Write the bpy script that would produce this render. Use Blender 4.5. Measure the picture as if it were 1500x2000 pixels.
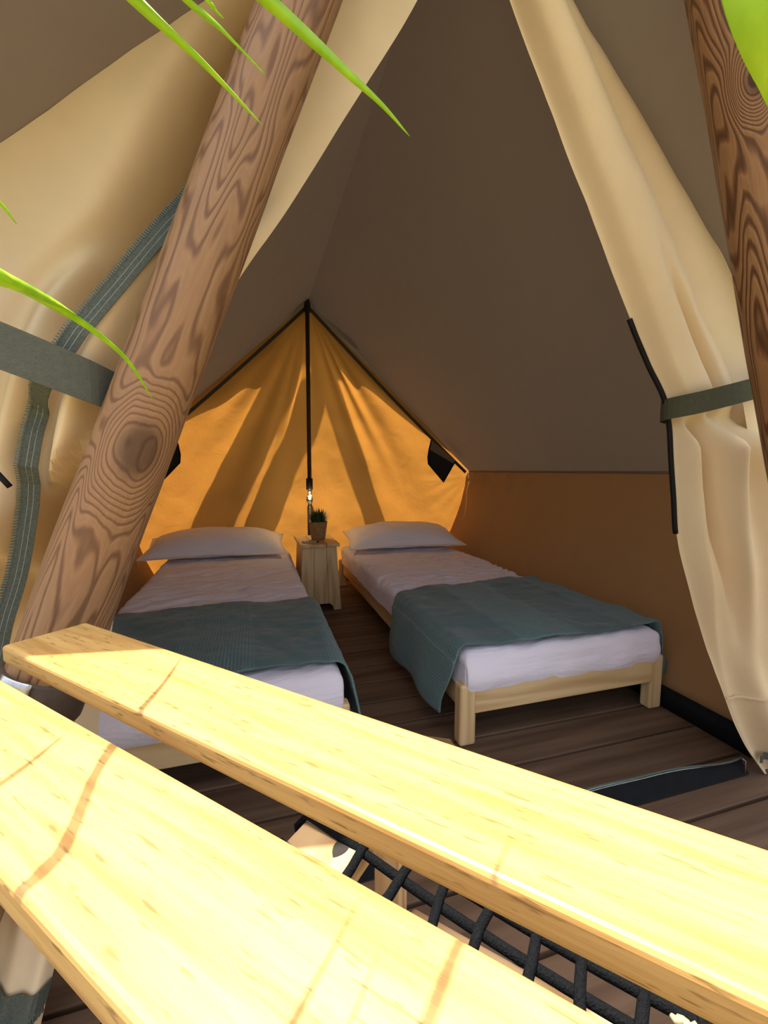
import bpy, bmesh, math, random
from mathutils import Vector, Matrix, noise as mnoise

for o in list(bpy.data.objects):
    bpy.data.objects.remove(o)
SC = bpy.context.scene
COL = SC.collection
rad = math.radians

# ------------------------------------------------------------------ camera
cam_d = bpy.data.cameras.new('camera')
cam_d.sensor_fit = 'VERTICAL'
cam_d.sensor_height = 36.0
cam_d.sensor_width = 27.0
cam_d.lens = 848 / 2000 * 36.0
cam_d.clip_start = 0.01
cam = bpy.data.objects.new('camera', cam_d)
COL.objects.link(cam)
cam.location = (0, 0, 0.93)
cam.rotation_euler = (rad(90 - 5.5), 0, rad(-16.7))
SC.camera = cam

# ------------------------------------------------------------------ light
SUN = Vector((-0.09, 0.18, 1.0))          # direction towards the sun
sun_d = bpy.data.lights.new('sun', 'SUN')
sun_d.energy = 7.2
sun_d.angle = rad(0.45)
sun_d.color = (1.0, 0.93, 0.80)
sun = bpy.data.objects.new('sun', sun_d)
COL.objects.link(sun)
sun.rotation_euler = SUN.to_track_quat('Z', 'Y').to_euler()
sun.location = (0, 3, 8)

W = bpy.data.worlds.new('sky')
SC.world = W
W.use_nodes = True
nt = W.node_tree
nt.nodes.clear()
wo = nt.nodes.new('ShaderNodeOutputWorld')
bg = nt.nodes.new('ShaderNodeBackground')
sk = nt.nodes.new('ShaderNodeTexSky')
sk.sky_type = 'NISHITA'
sk.sun_disc = False
sk.sun_elevation = rad(78.6)
sk.sun_rotation = rad(-26)
sk.dust_density = 4.0
sk.air_density = 0.7
hs = nt.nodes.new('ShaderNodeHueSaturation')
hs.inputs['Saturation'].default_value = 0.55
nt.links.new(sk.outputs[0], hs.inputs['Color'])
nt.links.new(hs.outputs[0], bg.inputs[0])
nt.links.new(bg.outputs[0], wo.inputs[0])
bg.inputs[1].default_value = 0.34

vs = SC.view_settings
vs.view_transform = 'Standard'
vs.look = 'None'
vs.exposure = 0.60
vs.gamma = 1.0
vs.use_curve_mapping = False

# ------------------------------------------------------------------ node helpers
class NT:
    def __init__(s, name):
        s.m = bpy.data.materials.new(name)
        s.m.use_nodes = True
        s.t = s.m.node_tree
        s.t.nodes.clear()
        s.out = s.t.nodes.new('ShaderNodeOutputMaterial')
    def n(s, typ, **kw):
        nd = s.t.nodes.new('ShaderNode' + typ)
        for k, v in kw.items():
            setattr(nd, k, v)
        return nd
    def l(s, a, b):
        s.t.links.new(a, b)
    def setin(s, nd, key, v):
        if hasattr(v, 'node'):
            s.l(v, nd.inputs[key])
        else:
            nd.inputs[key].default_value = v
    def coord(s, scale=(1, 1, 1), kind='Object', rnd=True):
        tc = s.n('TexCoord')
        mp = s.n('Mapping')
        mp.inputs['Scale'].default_value = scale
        if rnd:
            oi = s.n('ObjectInfo')
            ad = s.n('VectorMath', operation='ADD')
            ml = s.n('Math', operation='MULTIPLY')
            s.l(oi.outputs['Random'], ml.inputs[0])
            ml.inputs[1].default_value = 37.0
            s.l(tc.outputs[kind], mp.inputs['Vector'])
            s.l(mp.outputs[0], ad.inputs[0])
            s.l(ml.outputs[0], ad.inputs[1])
            return ad.outputs[0]
        s.l(tc.outputs[kind], mp.inputs['Vector'])
        return mp.outputs[0]
    def noise(s, vec, scale=1.0, detail=2.0, rough=0.5, dist=0.0):
        nd = s.n('TexNoise')
        s.l(vec, nd.inputs['Vector'])
        nd.inputs['Scale'].default_value = scale
        nd.inputs['Detail'].default_value = detail
        nd.inputs['Roughness'].default_value = rough
        nd.inputs['Distortion'].default_value = dist
        return nd.outputs['Fac']
    def math(s, op, a, b=0.0, c=None):
        nd = s.n('Math', operation=op)
        s.setin(nd, 0, a)
        s.setin(nd, 1, b)
        if c is not None:
            s.setin(nd, 2, c)
        return nd.outputs[0]
    def ramp(s, fac, stops):
        nd = s.n('ValToRGB')
        els = nd.color_ramp.elements
        while len(els) < len(stops):
            els.new(0.5)
        for e, (p, c) in zip(els, stops):
            e.position = p
            e.color = (c[0], c[1], c[2], 1)
        s.l(fac, nd.inputs[0])
        return nd.outputs[0]
    def mix(s, fac, a, b, mode='MIX'):
        nd = s.n('MixRGB', blend_type=mode)
        s.setin(nd, 0, fac)
        for k, v in ((1, a), (2, b)):
            if hasattr(v, 'node'):
                s.l(v, nd.inputs[k])
            else:
                nd.inputs[k].default_value = (v[0], v[1], v[2], 1)
        return nd.outputs[0]
    def bump(s, h, strength=0.3, dist=0.01):
        nd = s.n('Bump')
        nd.inputs['Strength'].default_value = strength
        nd.inputs['Distance'].default_value = dist
        s.l(h, nd.inputs['Height'])
        return nd.outputs[0]
    def pbr(s, col, rough=0.6, metal=0.0, normal=None, spec=0.4, **kw):
        p = s.n('BsdfPrincipled')
        s.setin(p, 'Base Color', col if hasattr(col, 'node') else (col[0], col[1], col[2], 1))
        s.setin(p, 'Roughness', rough)
        p.inputs['Metallic'].default_value = metal
        p.inputs['Specular IOR Level'].default_value = spec
        for k, v in kw.items():
            p.inputs[k].default_value = v
        if normal is not None:
            s.l(normal, p.inputs['Normal'])
        return p.outputs[0]
    def done(s, sh):
        s.l(sh, s.out.inputs[0])
        return s.m

def mat_plain(name, col, rough=0.6, metal=0.0, nscale=40.0, var=0.15, bump=0.1, spec=0.4):
    t = NT(name)
    c = t.coord()
    f = t.noise(c, nscale, 3)
    lo = [v * (1 - var) for v in col]
    hi = [min(1, v * (1 + var)) for v in col]
    cc = t.ramp(f, [(0.3, lo), (0.7, hi)])
    return t.done(t.pbr(cc, rough, metal, t.bump(f, bump, 0.004), spec))

def mat_canvas(name, col, tcol, tmix, wscale=900.0, soft=0.25, spec=0.15, sz=2.5):
    """woven canvas: diffuse + light passing through"""
    t = NT(name)
    c = t.coord()
    w = t.noise(c, wscale, 2)
    big = t.noise(c, sz, 4, 0.6, 0.4)
    b1 = t.bump(w, 0.12, 0.0008)
    nb = t.n('Bump')
    nb.inputs['Strength'].default_value = soft
    nb.inputs['Distance'].default_value = 0.03
    t.l(big, nb.inputs['Height'])
    t.l(b1, nb.inputs['Normal'])
    f2 = t.noise(c, 14.0, 4)
    cc = t.mix(f2, [v * 0.93 for v in col], [min(1, v * 1.05) for v in col])
    p = t.pbr(cc, 0.75, 0, nb.outputs[0], spec)
    tr = t.n('BsdfTranslucent')
    tc = t.mix(w, [v * 0.85 for v in tcol], tcol)
    t.l(tc, tr.inputs[0])
    t.l(nb.outputs[0], tr.inputs[1])
    mx = t.n('MixShader')
    mx.inputs[0].default_value = tmix
    t.l(p, mx.inputs[1])
    t.l(tr.outputs[0], mx.inputs[2])
    return t.done(mx.outputs[0])

def mat_log(name, dark, mid, light, knots, freq=70.0, zq=1.7, rough=0.55):
    """round timber, local Z runs along the log"""
    t = NT(name)
    c = t.coord((12.0, 12.0, zq), rnd=False)
    n = t.noise(c, 1.0, 2.0, 0.45, 0.35)
    tc = t.n('TexCoord')
    field = n
    kd = None
    for (kx, ky, kz, kr) in knots:
        sb = t.n('VectorMath', operation='SUBTRACT')
        t.l(tc.outputs['Object'], sb.inputs[0])
        sb.inputs[1].default_value = (kx, ky, kz)
        sc = t.n('VectorMath', operation='MULTIPLY')
        t.l(sb.outputs[0], sc.inputs[0])
        sc.inputs[1].default_value = (1.0, 1.0, 0.62)
        ln = t.n('VectorMath', operation='LENGTH')
        t.l(sc.outputs[0], ln.inputs[0])
        mr = t.n('MapRange', interpolation_type='SMOOTHERSTEP')
        t.l(ln.outputs['Value'], mr.inputs[0])
        mr.inputs[1].default_value = 0.0
        mr.inputs[2].default_value = kr * 3.6
        mr.inputs[3].default_value = 0.45
        mr.inputs[4].default_value = 0.0
        field = t.math('ADD', field, mr.outputs[0])
        m2 = t.n('MapRange', interpolation_type='SMOOTHSTEP')
        t.l(ln.outputs['Value'], m2.inputs[0])
        m2.inputs[1].default_value = kr * 0.55
        m2.inputs[2].default_value = kr * 1.5
        m2.inputs[3].default_value = 1.0
        m2.inputs[4].default_value = 0.0
        kd = m2.outputs[0] if kd is None else t.math('MAXIMUM', kd, m2.outputs[0])
    fine = t.noise(t.coord((38, 38, 9), rnd=False), 1.0, 3.0)
    fld = t.math('ADD', t.math('MULTIPLY', field, freq), t.math('MULTIPLY', fine, 4.5))
    sn = t.math('SINE', fld)
    s01 = t.math('MULTIPLY_ADD', sn, 0.5, 0.5)
    cc = t.ramp(s01, [(0.0, dark), (0.28, mid), (0.6, light), (1.0, [v * 0.9 for v in light])])
    fib = t.noise(t.coord((160, 160, 9), rnd=False), 1.0, 2.0)
    cc = t.mix(t.math('MULTIPLY', fib, 0.55), cc, [v * 0.6 for v in mid], 'MIX')
    patch = t.noise(t.coord((5, 5, 2.0), rnd=False), 1.0, 3.0)
    cc = t.mix(t.math('MULTIPLY', patch, 0.5), cc, mid)
    if kd is not None:
        cc = t.mix(t.math('MULTIPLY', kd, 0.75), cc, [v * 0.45 for v in dark])
    h = t.math('ADD', t.math('MULTIPLY', s01, 0.5), fib)
    return t.done(t.pbr(cc, rough, 0, t.bump(h, 0.35, 0.003), 0.3))

def mat_board(name, dark, light, scale=(3, 60, 60), rough=0.45, spec=0.4, fine=0.5, ringf=14.0, bump=0.15, fleck=0.0):
    """sawn timber, local X runs along the board"""
    t = NT(name)
    c = t.coord(scale)
    n = t.noise(c, 1.0, 4.0, 0.6, 0.3)
    c2 = t.coord((scale[0] * 0.35, scale[1] * 0.22, scale[2] * 0.22))
    m = t.noise(c2, 1.0, 1.5, 0.5, 0.25)
    ring = t.math('MULTIPLY_ADD', t.math('SINE', t.math('MULTIPLY', m, ringf * 4)), 0.5, 0.5)
    f = t.math('ADD', t.math('MULTIPLY', ring, 1 - fine), t.math('MULTIPLY', n, fine))
    cc = t.ramp(f, [(0.22, dark), (0.62, light), (1.0, [min(1, v * 1.06) for v in light])])
    if fleck:
        fk = t.noise(t.coord((scale[0] * 6, scale[1] * 2.2, scale[2] * 2.2)), 1.0, 2.0)
        mr = t.n('MapRange', interpolation_type='SMOOTHSTEP')
        t.l(fk, mr.inputs[0])
        mr.inputs[1].default_value = 0.60
        mr.inputs[2].default_value = 0.72
        mr.inputs[4].default_value = fleck
        cc = t.mix(mr.outputs[0], cc, [v * 0.45 for v in dark])
    return t.done(t.pbr(cc, rough, 0, t.bump(n, bump, 0.002), spec))

# ------------------------------------------------------------------ materials
M = {}
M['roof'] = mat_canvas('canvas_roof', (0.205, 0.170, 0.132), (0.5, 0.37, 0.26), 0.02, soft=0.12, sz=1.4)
M['flap'] = mat_canvas('canvas_flap', (0.82, 0.635, 0.375), (0.7, 0.5, 0.28), 0.05, soft=0.10)
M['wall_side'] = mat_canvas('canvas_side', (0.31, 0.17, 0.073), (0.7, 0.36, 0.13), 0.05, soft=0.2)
M['wall_back'] = mat_canvas('canvas_back', (0.55, 0.34, 0.13), (0.95, 0.39, 0.062), 0.50, soft=0.18, sz=5.0, wscale=500)
M['log_left'] = mat_log('log_left', (0.10, 0.045, 0.022), (0.30, 0.155, 0.07), (0.40, 0.225, 0.105),
                        [(0.022, -0.050, 1.035, 0.026)], 135)
M['log_right'] = mat_log('log_right', (0.05, 0.018, 0.008), (0.20, 0.09, 0.035), (0.42, 0.22, 0.09),
                         [(-0.045, -0.04, 1.70, 0.016), (0.012, -0.06, 1.79, 0.016)], 120)
M['log_rear'] = mat_log('log_rear', (0.10, 0.05, 0.025), (0.28, 0.15, 0.07), (0.42, 0.25, 0.13), [], 60)
M['slat'] = mat_board('slat_wood', (0.36, 0.175, 0.042), (0.58, 0.36, 0.115), (7, 150, 150), 0.4, 0.5, 0.8, 6, fleck=0.7)
M['pine'] = mat_board('pine', (0.56, 0.34, 0.14), (0.76, 0.53, 0.26), (2.5, 40, 40), 0.5, 0.35, 0.65, 7)
M['deck'] = mat_board('deck_wood', (0.085, 0.048, 0.026), (0.18, 0.108, 0.062), (1.6, 34, 34), 0.7, 0.25, 0.75, 5, 0.5)
M['joist'] = mat_plain('deck_underside', (0.02, 0.014, 0.01), 0.9)
M['black'] = mat_plain('black_vinyl', (0.007, 0.007, 0.007), 0.75, spec=0.15)
M['piping'] = mat_plain('black_piping', (0.006, 0.006, 0.007), 0.5, spec=0.2)
M['olive'] = mat_board('olive_webbing', (0.05, 0.05, 0.026), (0.085, 0.082, 0.045), (60, 900, 900), 0.8, 0.2, 0.9, 3, 0.4)
M['greenweb'] = mat_board('grey_green_webbing', (0.075, 0.08, 0.060), (0.12, 0.125, 0.095), (60, 900, 900), 0.8, 0.2, 0.9, 3, 0.4)
M['zip'] = mat_plain('green_zip_tape', (0.085, 0.094, 0.068), 0.75, 0, 300, 0.25, 0.2)
M['zipteeth'] = mat_plain('zip_teeth', (0.11, 0.135, 0.105), 0.45, 0, 100)
M['thread'] = mat_plain('pale_thread', (0.33, 0.38, 0.34), 0.8)
M['rope'] = mat_plain('black_rope', (0.0045, 0.005, 0.006), 0.85, 0, 500, 0.6, 0.6, 0.1)
M['steel'] = mat_plain('galvanised', (0.55, 0.55, 0.54), 0.38, 1.0, 60, 0.2)
M['darkmetal'] = mat_plain('dark_metal', (0.075, 0.052, 0.036), 0.6, 0.0)
M['polepaint'] = mat_plain('dark_pole', (0.05, 0.04, 0.032), 0.5, 0.3)
M['socket'] = mat_plain('socket_black', (0.010, 0.010, 0.011), 0.35)
M['soil'] = mat_plain('grass_ground', (0.16, 0.15, 0.07), 0.95, 0, 3.0, 0.4, 0.8)
M['pocket'] = mat_plain('black_pocket', (0.010, 0.010, 0.012), 0.7, 0, 90, 0.3, 0.3)
M['green'] = mat_plain('dark_leaf', (0.035, 0.07, 0.02), 0.6)
M['earth'] = mat_plain('pot_soil', (0.03, 0.02, 0.012), 0.95)
M['card'] = mat_plain('pale_card', (0.55, 0.42, 0.25), 0.7)
M['beam'] = mat_board('chair_beam', (0.45, 0.25, 0.10), (0.68, 0.45, 0.22), (3, 50, 50), 0.5, 0.3, 0.5, 10)
M['stamp'] = mat_plain('burnt_stamp', (0.02, 0.015, 0.012), 0.8)
M['whip'] = mat_plain('pale_cord', (0.34, 0.30, 0.18), 0.8)
M['mark'] = mat_plain('grey_print', (0.05, 0.05, 0.055), 0.7)

def mat_linen(name, col, kscale=(5, 14, 14), kd=0.022, tint=None):
    t = NT(name)
    c = t.coord(kscale)
    w = t.noise(c, 1.0, 4.0, 0.55, 0.9)
    f = t.noise(t.coord((700, 700, 700)), 1.0, 1.0)
    b1 = t.bump(f, 0.08, 0.0008)
    nb = t.n('Bump')
    nb.inputs['Strength'].default_value = 0.8
    nb.inputs['Distance'].default_value = kd
    t.l(w, nb.inputs['Height'])
    t.l(b1, nb.inputs['Normal'])
    return t.done(t.pbr(col, 0.8, 0, nb.outputs[0], 0.2, **{'Sheen Weight': 0.15}))
M['sheet'] = mat_linen('white_sheet', (0.88, 0.81, 0.85), (3, 9, 9), 0.016)
M['pillow'] = mat_linen('white_pillow', (0.90, 0.87, 0.90), (4, 9, 9), 0.014)

def mat_blanket():
    t = NT('teal_waffle_blanket')
    tc = t.n('TexCoord')
    sp = t.n('SeparateXYZ')
    t.l(tc.outputs['UV'], sp.inputs[0])
    def rib(sock, f):
        return t.math('MULTIPLY_ADD', t.math('SINE', t.math('MULTIPLY', sock, f)), 0.5, 0.5)
    rx = rib(sp.outputs[0], 2 * math.pi * 95)
    ry = rib(sp.outputs[1], 2 * math.pi * 95)
    band = t.n('MapRange', interpolation_type='SMOOTHSTEP')
    wv = t.math('SINE', t.math('MULTIPLY', sp.outputs[0], 2 * math.pi * 2.1))
    t.l(wv, band.inputs[0])
    band.inputs[1].default_value = -0.25
    band.inputs[2].default_value = 0.15
    waf = t.math('MULTIPLY', t.math('MAXIMUM', rx, t.math('MULTIPLY', ry, 0.6)), band.outputs[0])
    soft = t.noise(t.coord((6, 6, 6)), 1.0, 4.0)
    cc = t.mix(waf, (0.085, 0.150, 0.142), (0.15, 0.265, 0.245))
    cc = t.mix(t.math('MULTIPLY', soft, 0.5), cc, (0.125, 0.205, 0.188))
    b1 = t.bump(waf, 0.7, 0.004)
    nb = t.n('Bump')
    nb.inputs['Strength'].default_value = 0.6
    nb.inputs['Distance'].default_value = 0.02
    t.l(soft, nb.inputs['Height'])
    t.l(b1, nb.inputs['Normal'])
    return t.done(t.pbr(cc, 0.85, 0, nb.outputs[0], 0.15, **{'Sheen Weight': 0.25}))
M['blanket'] = mat_blanket()

def mat_basket():
    t = NT('woven_basket')
    tc = t.n('TexCoord')
    br = t.n('TexBrick')
    br.inputs['Scale'].default_value = 1.0
    br.inputs['Brick Width'].default_value = 0.012
    br.inputs['Row Height'].default_value = 0.007
    br.inputs['Mortar Size'].default_value = 0.0012
    br.inputs['Color1'].default_value = (0.66, 0.42, 0.20, 1)
    br.inputs['Color2'].default_value = (0.50, 0.30, 0.13, 1)
    br.inputs['Mortar'].default_value = (0.08, 0.04, 0.02, 1)
    t.l(tc.outputs['UV'], br.inputs['Vector'])
    return t.done(t.pbr(br.outputs['Color'], 0.7, 0, t.bump(br.outputs['Fac'], 0.6, 0.003), 0.2))
M['basket'] = mat_basket()

def mat_leaf():
    t = NT('palm_leaflet')
    c = t.coord((1, 1, 1))
    f = t.noise(c, 60, 3)
    cc = t.ramp(f, [(0.3, (0.22, 0.42, 0.015)), (0.7, (0.38, 0.60, 0.03))])
    p = t.pbr(cc, 0.45, 0, None, 0.4)
    tr = t.n('BsdfTranslucent')
    tr.inputs[0].default_value = (0.55, 0.85, 0.03, 1)
    mx = t.n('MixShader')
    mx.inputs[0].default_value = 0.22
    t.l(p, mx.inputs[1])
    t.l(tr.outputs[0], mx.inputs[2])
    return t.done(mx.outputs[0])
M['leaf'] = mat_leaf()

def mat_glow(name, col, st):
    t = NT(name)
    e = t.n('Emission')
    e.inputs[0].default_value = (*col, 1)
    e.inputs[1].default_value = st
    return t.done(e.outputs[0])
M['filament'] = mat_glow('filament', (1.0, 0.72, 0.28), 14.0)

def mat_bulb():
    t = NT('bulb_glass')
    return t.done(t.pbr((1.0, 0.93, 0.75), 0.03, 0, None, 0.5, **{'Transmission Weight': 1.0, 'IOR': 1.2}))
M['bulb'] = mat_bulb()

# ------------------------------------------------------------------ mesh helpers
def wloc(p):
    v = Vector((0, 0, 0))
    while p is not None:
        v += Vector(p.location)
        p = p.parent
    return v

def mk(name, verts, faces, mat, parent=None, smooth=True, uvs=None, pivot=None):
    """mesh object from world-space vertices"""
    piv = Vector(pivot) if pivot is not None else (wloc(parent) if parent else Vector(verts[0]) * 0)
    me = bpy.data.meshes.new(name)
    me.from_pydata([Vector(v) - piv for v in verts], [], faces)
    if uvs is not None:
        ul = me.uv_layers.new(name='uv')
        for lp in me.loops:
            ul.data[lp.index].uv = uvs[lp.vertex_index]
    me.materials.append(mat)
    if smooth:
        me.polygons.foreach_set('use_smooth', [True] * len(me.polygons))
    me.update()
    o = bpy.data.objects.new(name, me)
    COL.objects.link(o)
    if parent:
        o.parent = parent
        o.location = piv - wloc(parent)
    else:
        o.location = piv
    return o

def tag(o, label, cat, group=None, kind=None):
    o['label'] = label
    o['category'] = cat
    if group:
        o['group'] = group
    if kind:
        o['kind'] = kind
    return o

def struct(o, label=None):
    o['kind'] = 'structure'
    if label:
        o['label'] = label
    return o

def thing(name, loc, label, cat, group=None):
    o = bpy.data.objects.new(name, None)
    o.empty_display_size = 0.05
    COL.objects.link(o)
    o.location = loc
    return tag(o, label, cat, group)

def grid(nu, nv, fn, closed_u=False):
    """fn(u,v)->point; returns verts, faces, uvs"""
    V, F, U = [], [], []
    cu = nu if closed_u else nu + 1
    for j in range(nv + 1):
        for i in range(cu):
            u, v = i / nu, j / nv
            V.append(Vector(fn(u, v)))
            U.append((u, v))
    for j in range(nv):
        for i in range(nu):
            a = j * cu + i
            b = j * cu + (i + 1) % cu
            F.append((a, b, b + cu, a + cu))
    return V, F, U

def frames(pts):
    pts = [Vector(p) for p in pts]
    T = []
    for i in range(len(pts)):
        a = pts[max(i - 1, 0)]
        b = pts[min(i + 1, len(pts) - 1)]
        T.append((b - a).normalized())
    up = Vector((0, 0, 1)) if abs(T[0].z) < 0.9 else Vector((1, 0, 0))
    N = []
    n = (up - T[0] * up.dot(T[0])).normalized()
    for t in T:
        n = (n - t * n.dot(t)).normalized()
        N.append((n.copy(), t.cross(n)))
    return pts, T, N

def tube_geo(pts, r, seg=8, cap=True):
    pts, T, N = frames(pts)
    V, F, U = [], [], []
    L = 0.0
    for i, p in enumerate(pts):
        if i:
            L += (p - pts[i - 1]).length
        ri = r[i] if isinstance(r, (list, tuple)) else r
        for k in range(seg):
            a = 2 * math.pi * k / seg
            V.append(p + N[i][0] * (ri * math.cos(a)) + N[i][1] * (ri * math.sin(a)))
            U.append((L, a * ri))
    for i in range(len(pts) - 1):
        for k in range(seg):
            a = i * seg + k
            b = i * seg + (k + 1) % seg
            F.append((a, b, b + seg, a + seg))
    if cap:
        F.append(tuple(range(seg))[::-1])
        F.append(tuple(range((len(pts) - 1) * seg, len(pts) * seg)))
    return V, F, U

def tube(name, pts, r, mat, parent=None, seg=8, cap=True):
    V, F, U = tube_geo(pts, r, seg, cap)
    return mk(name, V, F, mat, parent, True, U)

def smooth_path(pts, n=24):
    """Catmull-Rom through pts"""
    P = [Vector(p) for p in pts]
    P = [P[0] * 2 - P[1]] + P + [P[-1] * 2 - P[-2]]
    out = []
    m = len(P) - 3
    for i in range(n + 1):
        x = i / n * m
        k = min(int(x), m - 1)
        t = x - k
        a, b, c, d = P[k:k + 4]
        out.append(0.5 * ((2 * b) + (c - a) * t + (2 * a - 5 * b + 4 * c - d) * t * t + (3 * b - a - 3 * c + d) * t ** 3))
    return out

def lin(tbl, x):
    """tbl sorted by descending key: [(key, v1, v2..)], smooth (finite-difference Hermite) interpolation"""
    if x >= tbl[0][0]:
        return tbl[0][1:]
    n = len(tbl)
    for i in range(n - 1):
        a, b = tbl[i], tbl[i + 1]
        if x >= b[0]:
            h = b[0] - a[0]
            t = (x - a[0]) / h
            out = []
            for k in range(1, len(a)):
                s = (b[k] - a[k]) / h
                s0 = (a[k] - tbl[i - 1][k]) / (a[0] - tbl[i - 1][0]) if i > 0 else s
                s1 = (tbl[i + 2][k] - b[k]) / (tbl[i + 2][0] - b[0]) if i < n - 2 else s
                m0, m1 = (s + s0) / 2, (s + s1) / 2
                out.append((2 * t ** 3 - 3 * t * t + 1) * a[k] + (t ** 3 - 2 * t * t + t) * h * m0 + (-2 * t ** 3 + 3 * t * t) * b[k] + (t ** 3 - t * t) * h * m1)
            return tuple(out)
    return tbl[-1][1:]

def sstep(a, b, x):
    t = max(0.0, min(1.0, (x - a) / (b - a)))
    return t * t * (3 - 2 * t)

def box(name, size, loc, mat, parent=None, rot=(0, 0, 0), bevel=0.003, seg=2, mesh=None):
    """bevelled box, centre at loc (world), its own local axes"""
    if mesh is None:
        bm = bmesh.new()
        bmesh.ops.create_cube(bm, size=1.0)
        for v in bm.verts:
            v.co = Vector((v.co.x * size[0], v.co.y * size[1], v.co.z * size[2]))
        if bevel:
            bmesh.ops.bevel(bm, geom=list(bm.edges), offset=bevel, segments=seg, affect='EDGES', profile=0.5)
        mesh = bpy.data.meshes.new(name)
        bm.to_mesh(mesh)
        bm.free()
        mesh.materials.append(mat)
    o = bpy.data.objects.new(name, mesh)
    COL.objects.link(o)
    if parent:
        o.parent = parent
        o.location = Vector(loc) - wloc(parent)
    else:
        o.location = loc
    o.rotation_euler = rot
    return o

def prism(name, poly, y0, y1, mat, parent=None, bevel=0.0):
    """polygon in XZ extruded along Y"""
    n = len(poly)
    V = [(x, y0, z) for x, z in poly] + [(x, y1, z) for x, z in poly]
    F = [tuple(range(n)), tuple(range(n, 2 * n))[::-1]]
    for i in range(n):
        F.append((i, i + n, (i + 1) % n + n, (i + 1) % n))
    return mk(name, V, F, mat, parent, False)

def fbm(x, y, z=0.0, o=3):
    return mnoise.fractal(Vector((x, y, z)), 1.0, 2.0, o)

# ================================================================== SETTING
RX, RZ = 0.435, 2.20            # ridge
EX, EZ = 1.40, 0.92             # eave half width and height
FX = 1.105                      # half width at the floor
DOOR = 0.89                     # plane of the door flaps
CANOPY = 0.715                  # front edge of the roof

# ---- ground
gv, gf, gu = grid(30, 30, lambda u, v: ((u - 0.5) * 50, (v - 0.5) * 50 + 1, -0.22 + 0.02 * fbm(u * 30, v * 30)))
struct(mk('ground', gv, gf, M['soil']), 'dry grass ground around the tent deck')

# ---- deck floor: dark underlay with every board a part
flo = struct(box('floor', (4.0, 4.25, 0.05), (0.45, 1.50, -0.075), M['joist'], bevel=0), 'dark brown timber deck of wide boards')
PITCH = 0.1625
rng = random.Random(4)
bm_mesh = None
k = 0
y = 0.795 - 8 * PITCH + 0.5 * PITCH
while y < 3.62:
    o = box('floor_plank', (3.98, PITCH - 0.011, 0.03), (0.45 + rng.uniform(-.004, .004), y, -0.0155 + rng.uniform(-.0006, .0006)),
            M['deck'], flo, (rng.uniform(-.003, .003), 0, 0), 0.003, 2, bm_mesh)
    bm_mesh = o.data
    y += PITCH

# ---- roof (ceiling): two slopes with a soft sag and slight canvas unevenness
def roof_pt(side):
    def f(u, v):
        s = v                                   # 0 ridge .. 1 eave
        y = CANOPY + (3.485 - CANOPY) * u
        x = RX + side * EX * s
        z = RZ + (EZ - RZ) * s
        sag = 0.028 * math.sin(math.pi * s) * math.sin(math.pi * min(1, max(0, (y - 0.5) / 3.2)))
        w = 0.008 * fbm(y * 1.3 + side * 7, s * 3.1, 2.0) * math.sin(math.pi * s)
        return (x - side * (sag + w) * 0.67, y, z - (sag + w) * 0.74)
    return f
V1, F1, _ = grid(60, 34, roof_pt(1))
V2, F2, _ = grid(60, 34, roof_pt(-1))
n1 = len(V1)
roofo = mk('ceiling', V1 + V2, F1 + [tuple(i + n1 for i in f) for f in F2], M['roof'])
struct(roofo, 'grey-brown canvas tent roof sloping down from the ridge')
# hems along the front edge of the canopy and the ridge band
for s in (1, -1):
    e = [(RX + s * EX * t, CANOPY + 0.004, RZ + (EZ - RZ) * t) for t in (0, .25, .5, .75, 1)]
    tube('hem', e, 0.007, M['roof'], roofo, 6)

# ---- side walls, flaring outwards from floor to eave
def side_wall(s):
    def f(u, v):
        z = EZ * (1 - v) + 0.0
        yend = 3.62 - 0.08 * z / EZ
        y = DOOR + 0.02 + (yend - DOOR - 0.02) * u
        x = RX + s * (EX + (FX - EX) * v)
        puck = 0.016 * math.sin(y * 38 + z * 25 + 3 * fbm(y * 3, z)) * sstep(0.22, 0.04, v) * sstep(0.0, 0.04, v) * sstep(1.9, 3.0, y)
        w = 0.02 * fbm(y * 1.7 + s * 3, z * 2.2, 5.0) * math.sin(math.pi * min(1, v * 1.02))
        bow = 0.03 * math.sin(math.pi * v)
        return (x + s * (w + bow + puck), y, z)
    return grid(90, 26, f)
V, F, U = side_wall(1)
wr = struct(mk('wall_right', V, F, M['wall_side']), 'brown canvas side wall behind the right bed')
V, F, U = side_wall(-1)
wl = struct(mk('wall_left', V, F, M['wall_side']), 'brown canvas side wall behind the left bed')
for s, w in ((1, wr), (-1, wl)):
    # seam welt under the eave
    tube('eave_seam', [(RX + s * (EX - 0.004), yy, EZ) for yy in (DOOR + .02, 1.8, 2.7, 3.48)], 0.007, M['roof'], w, 6)

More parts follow.
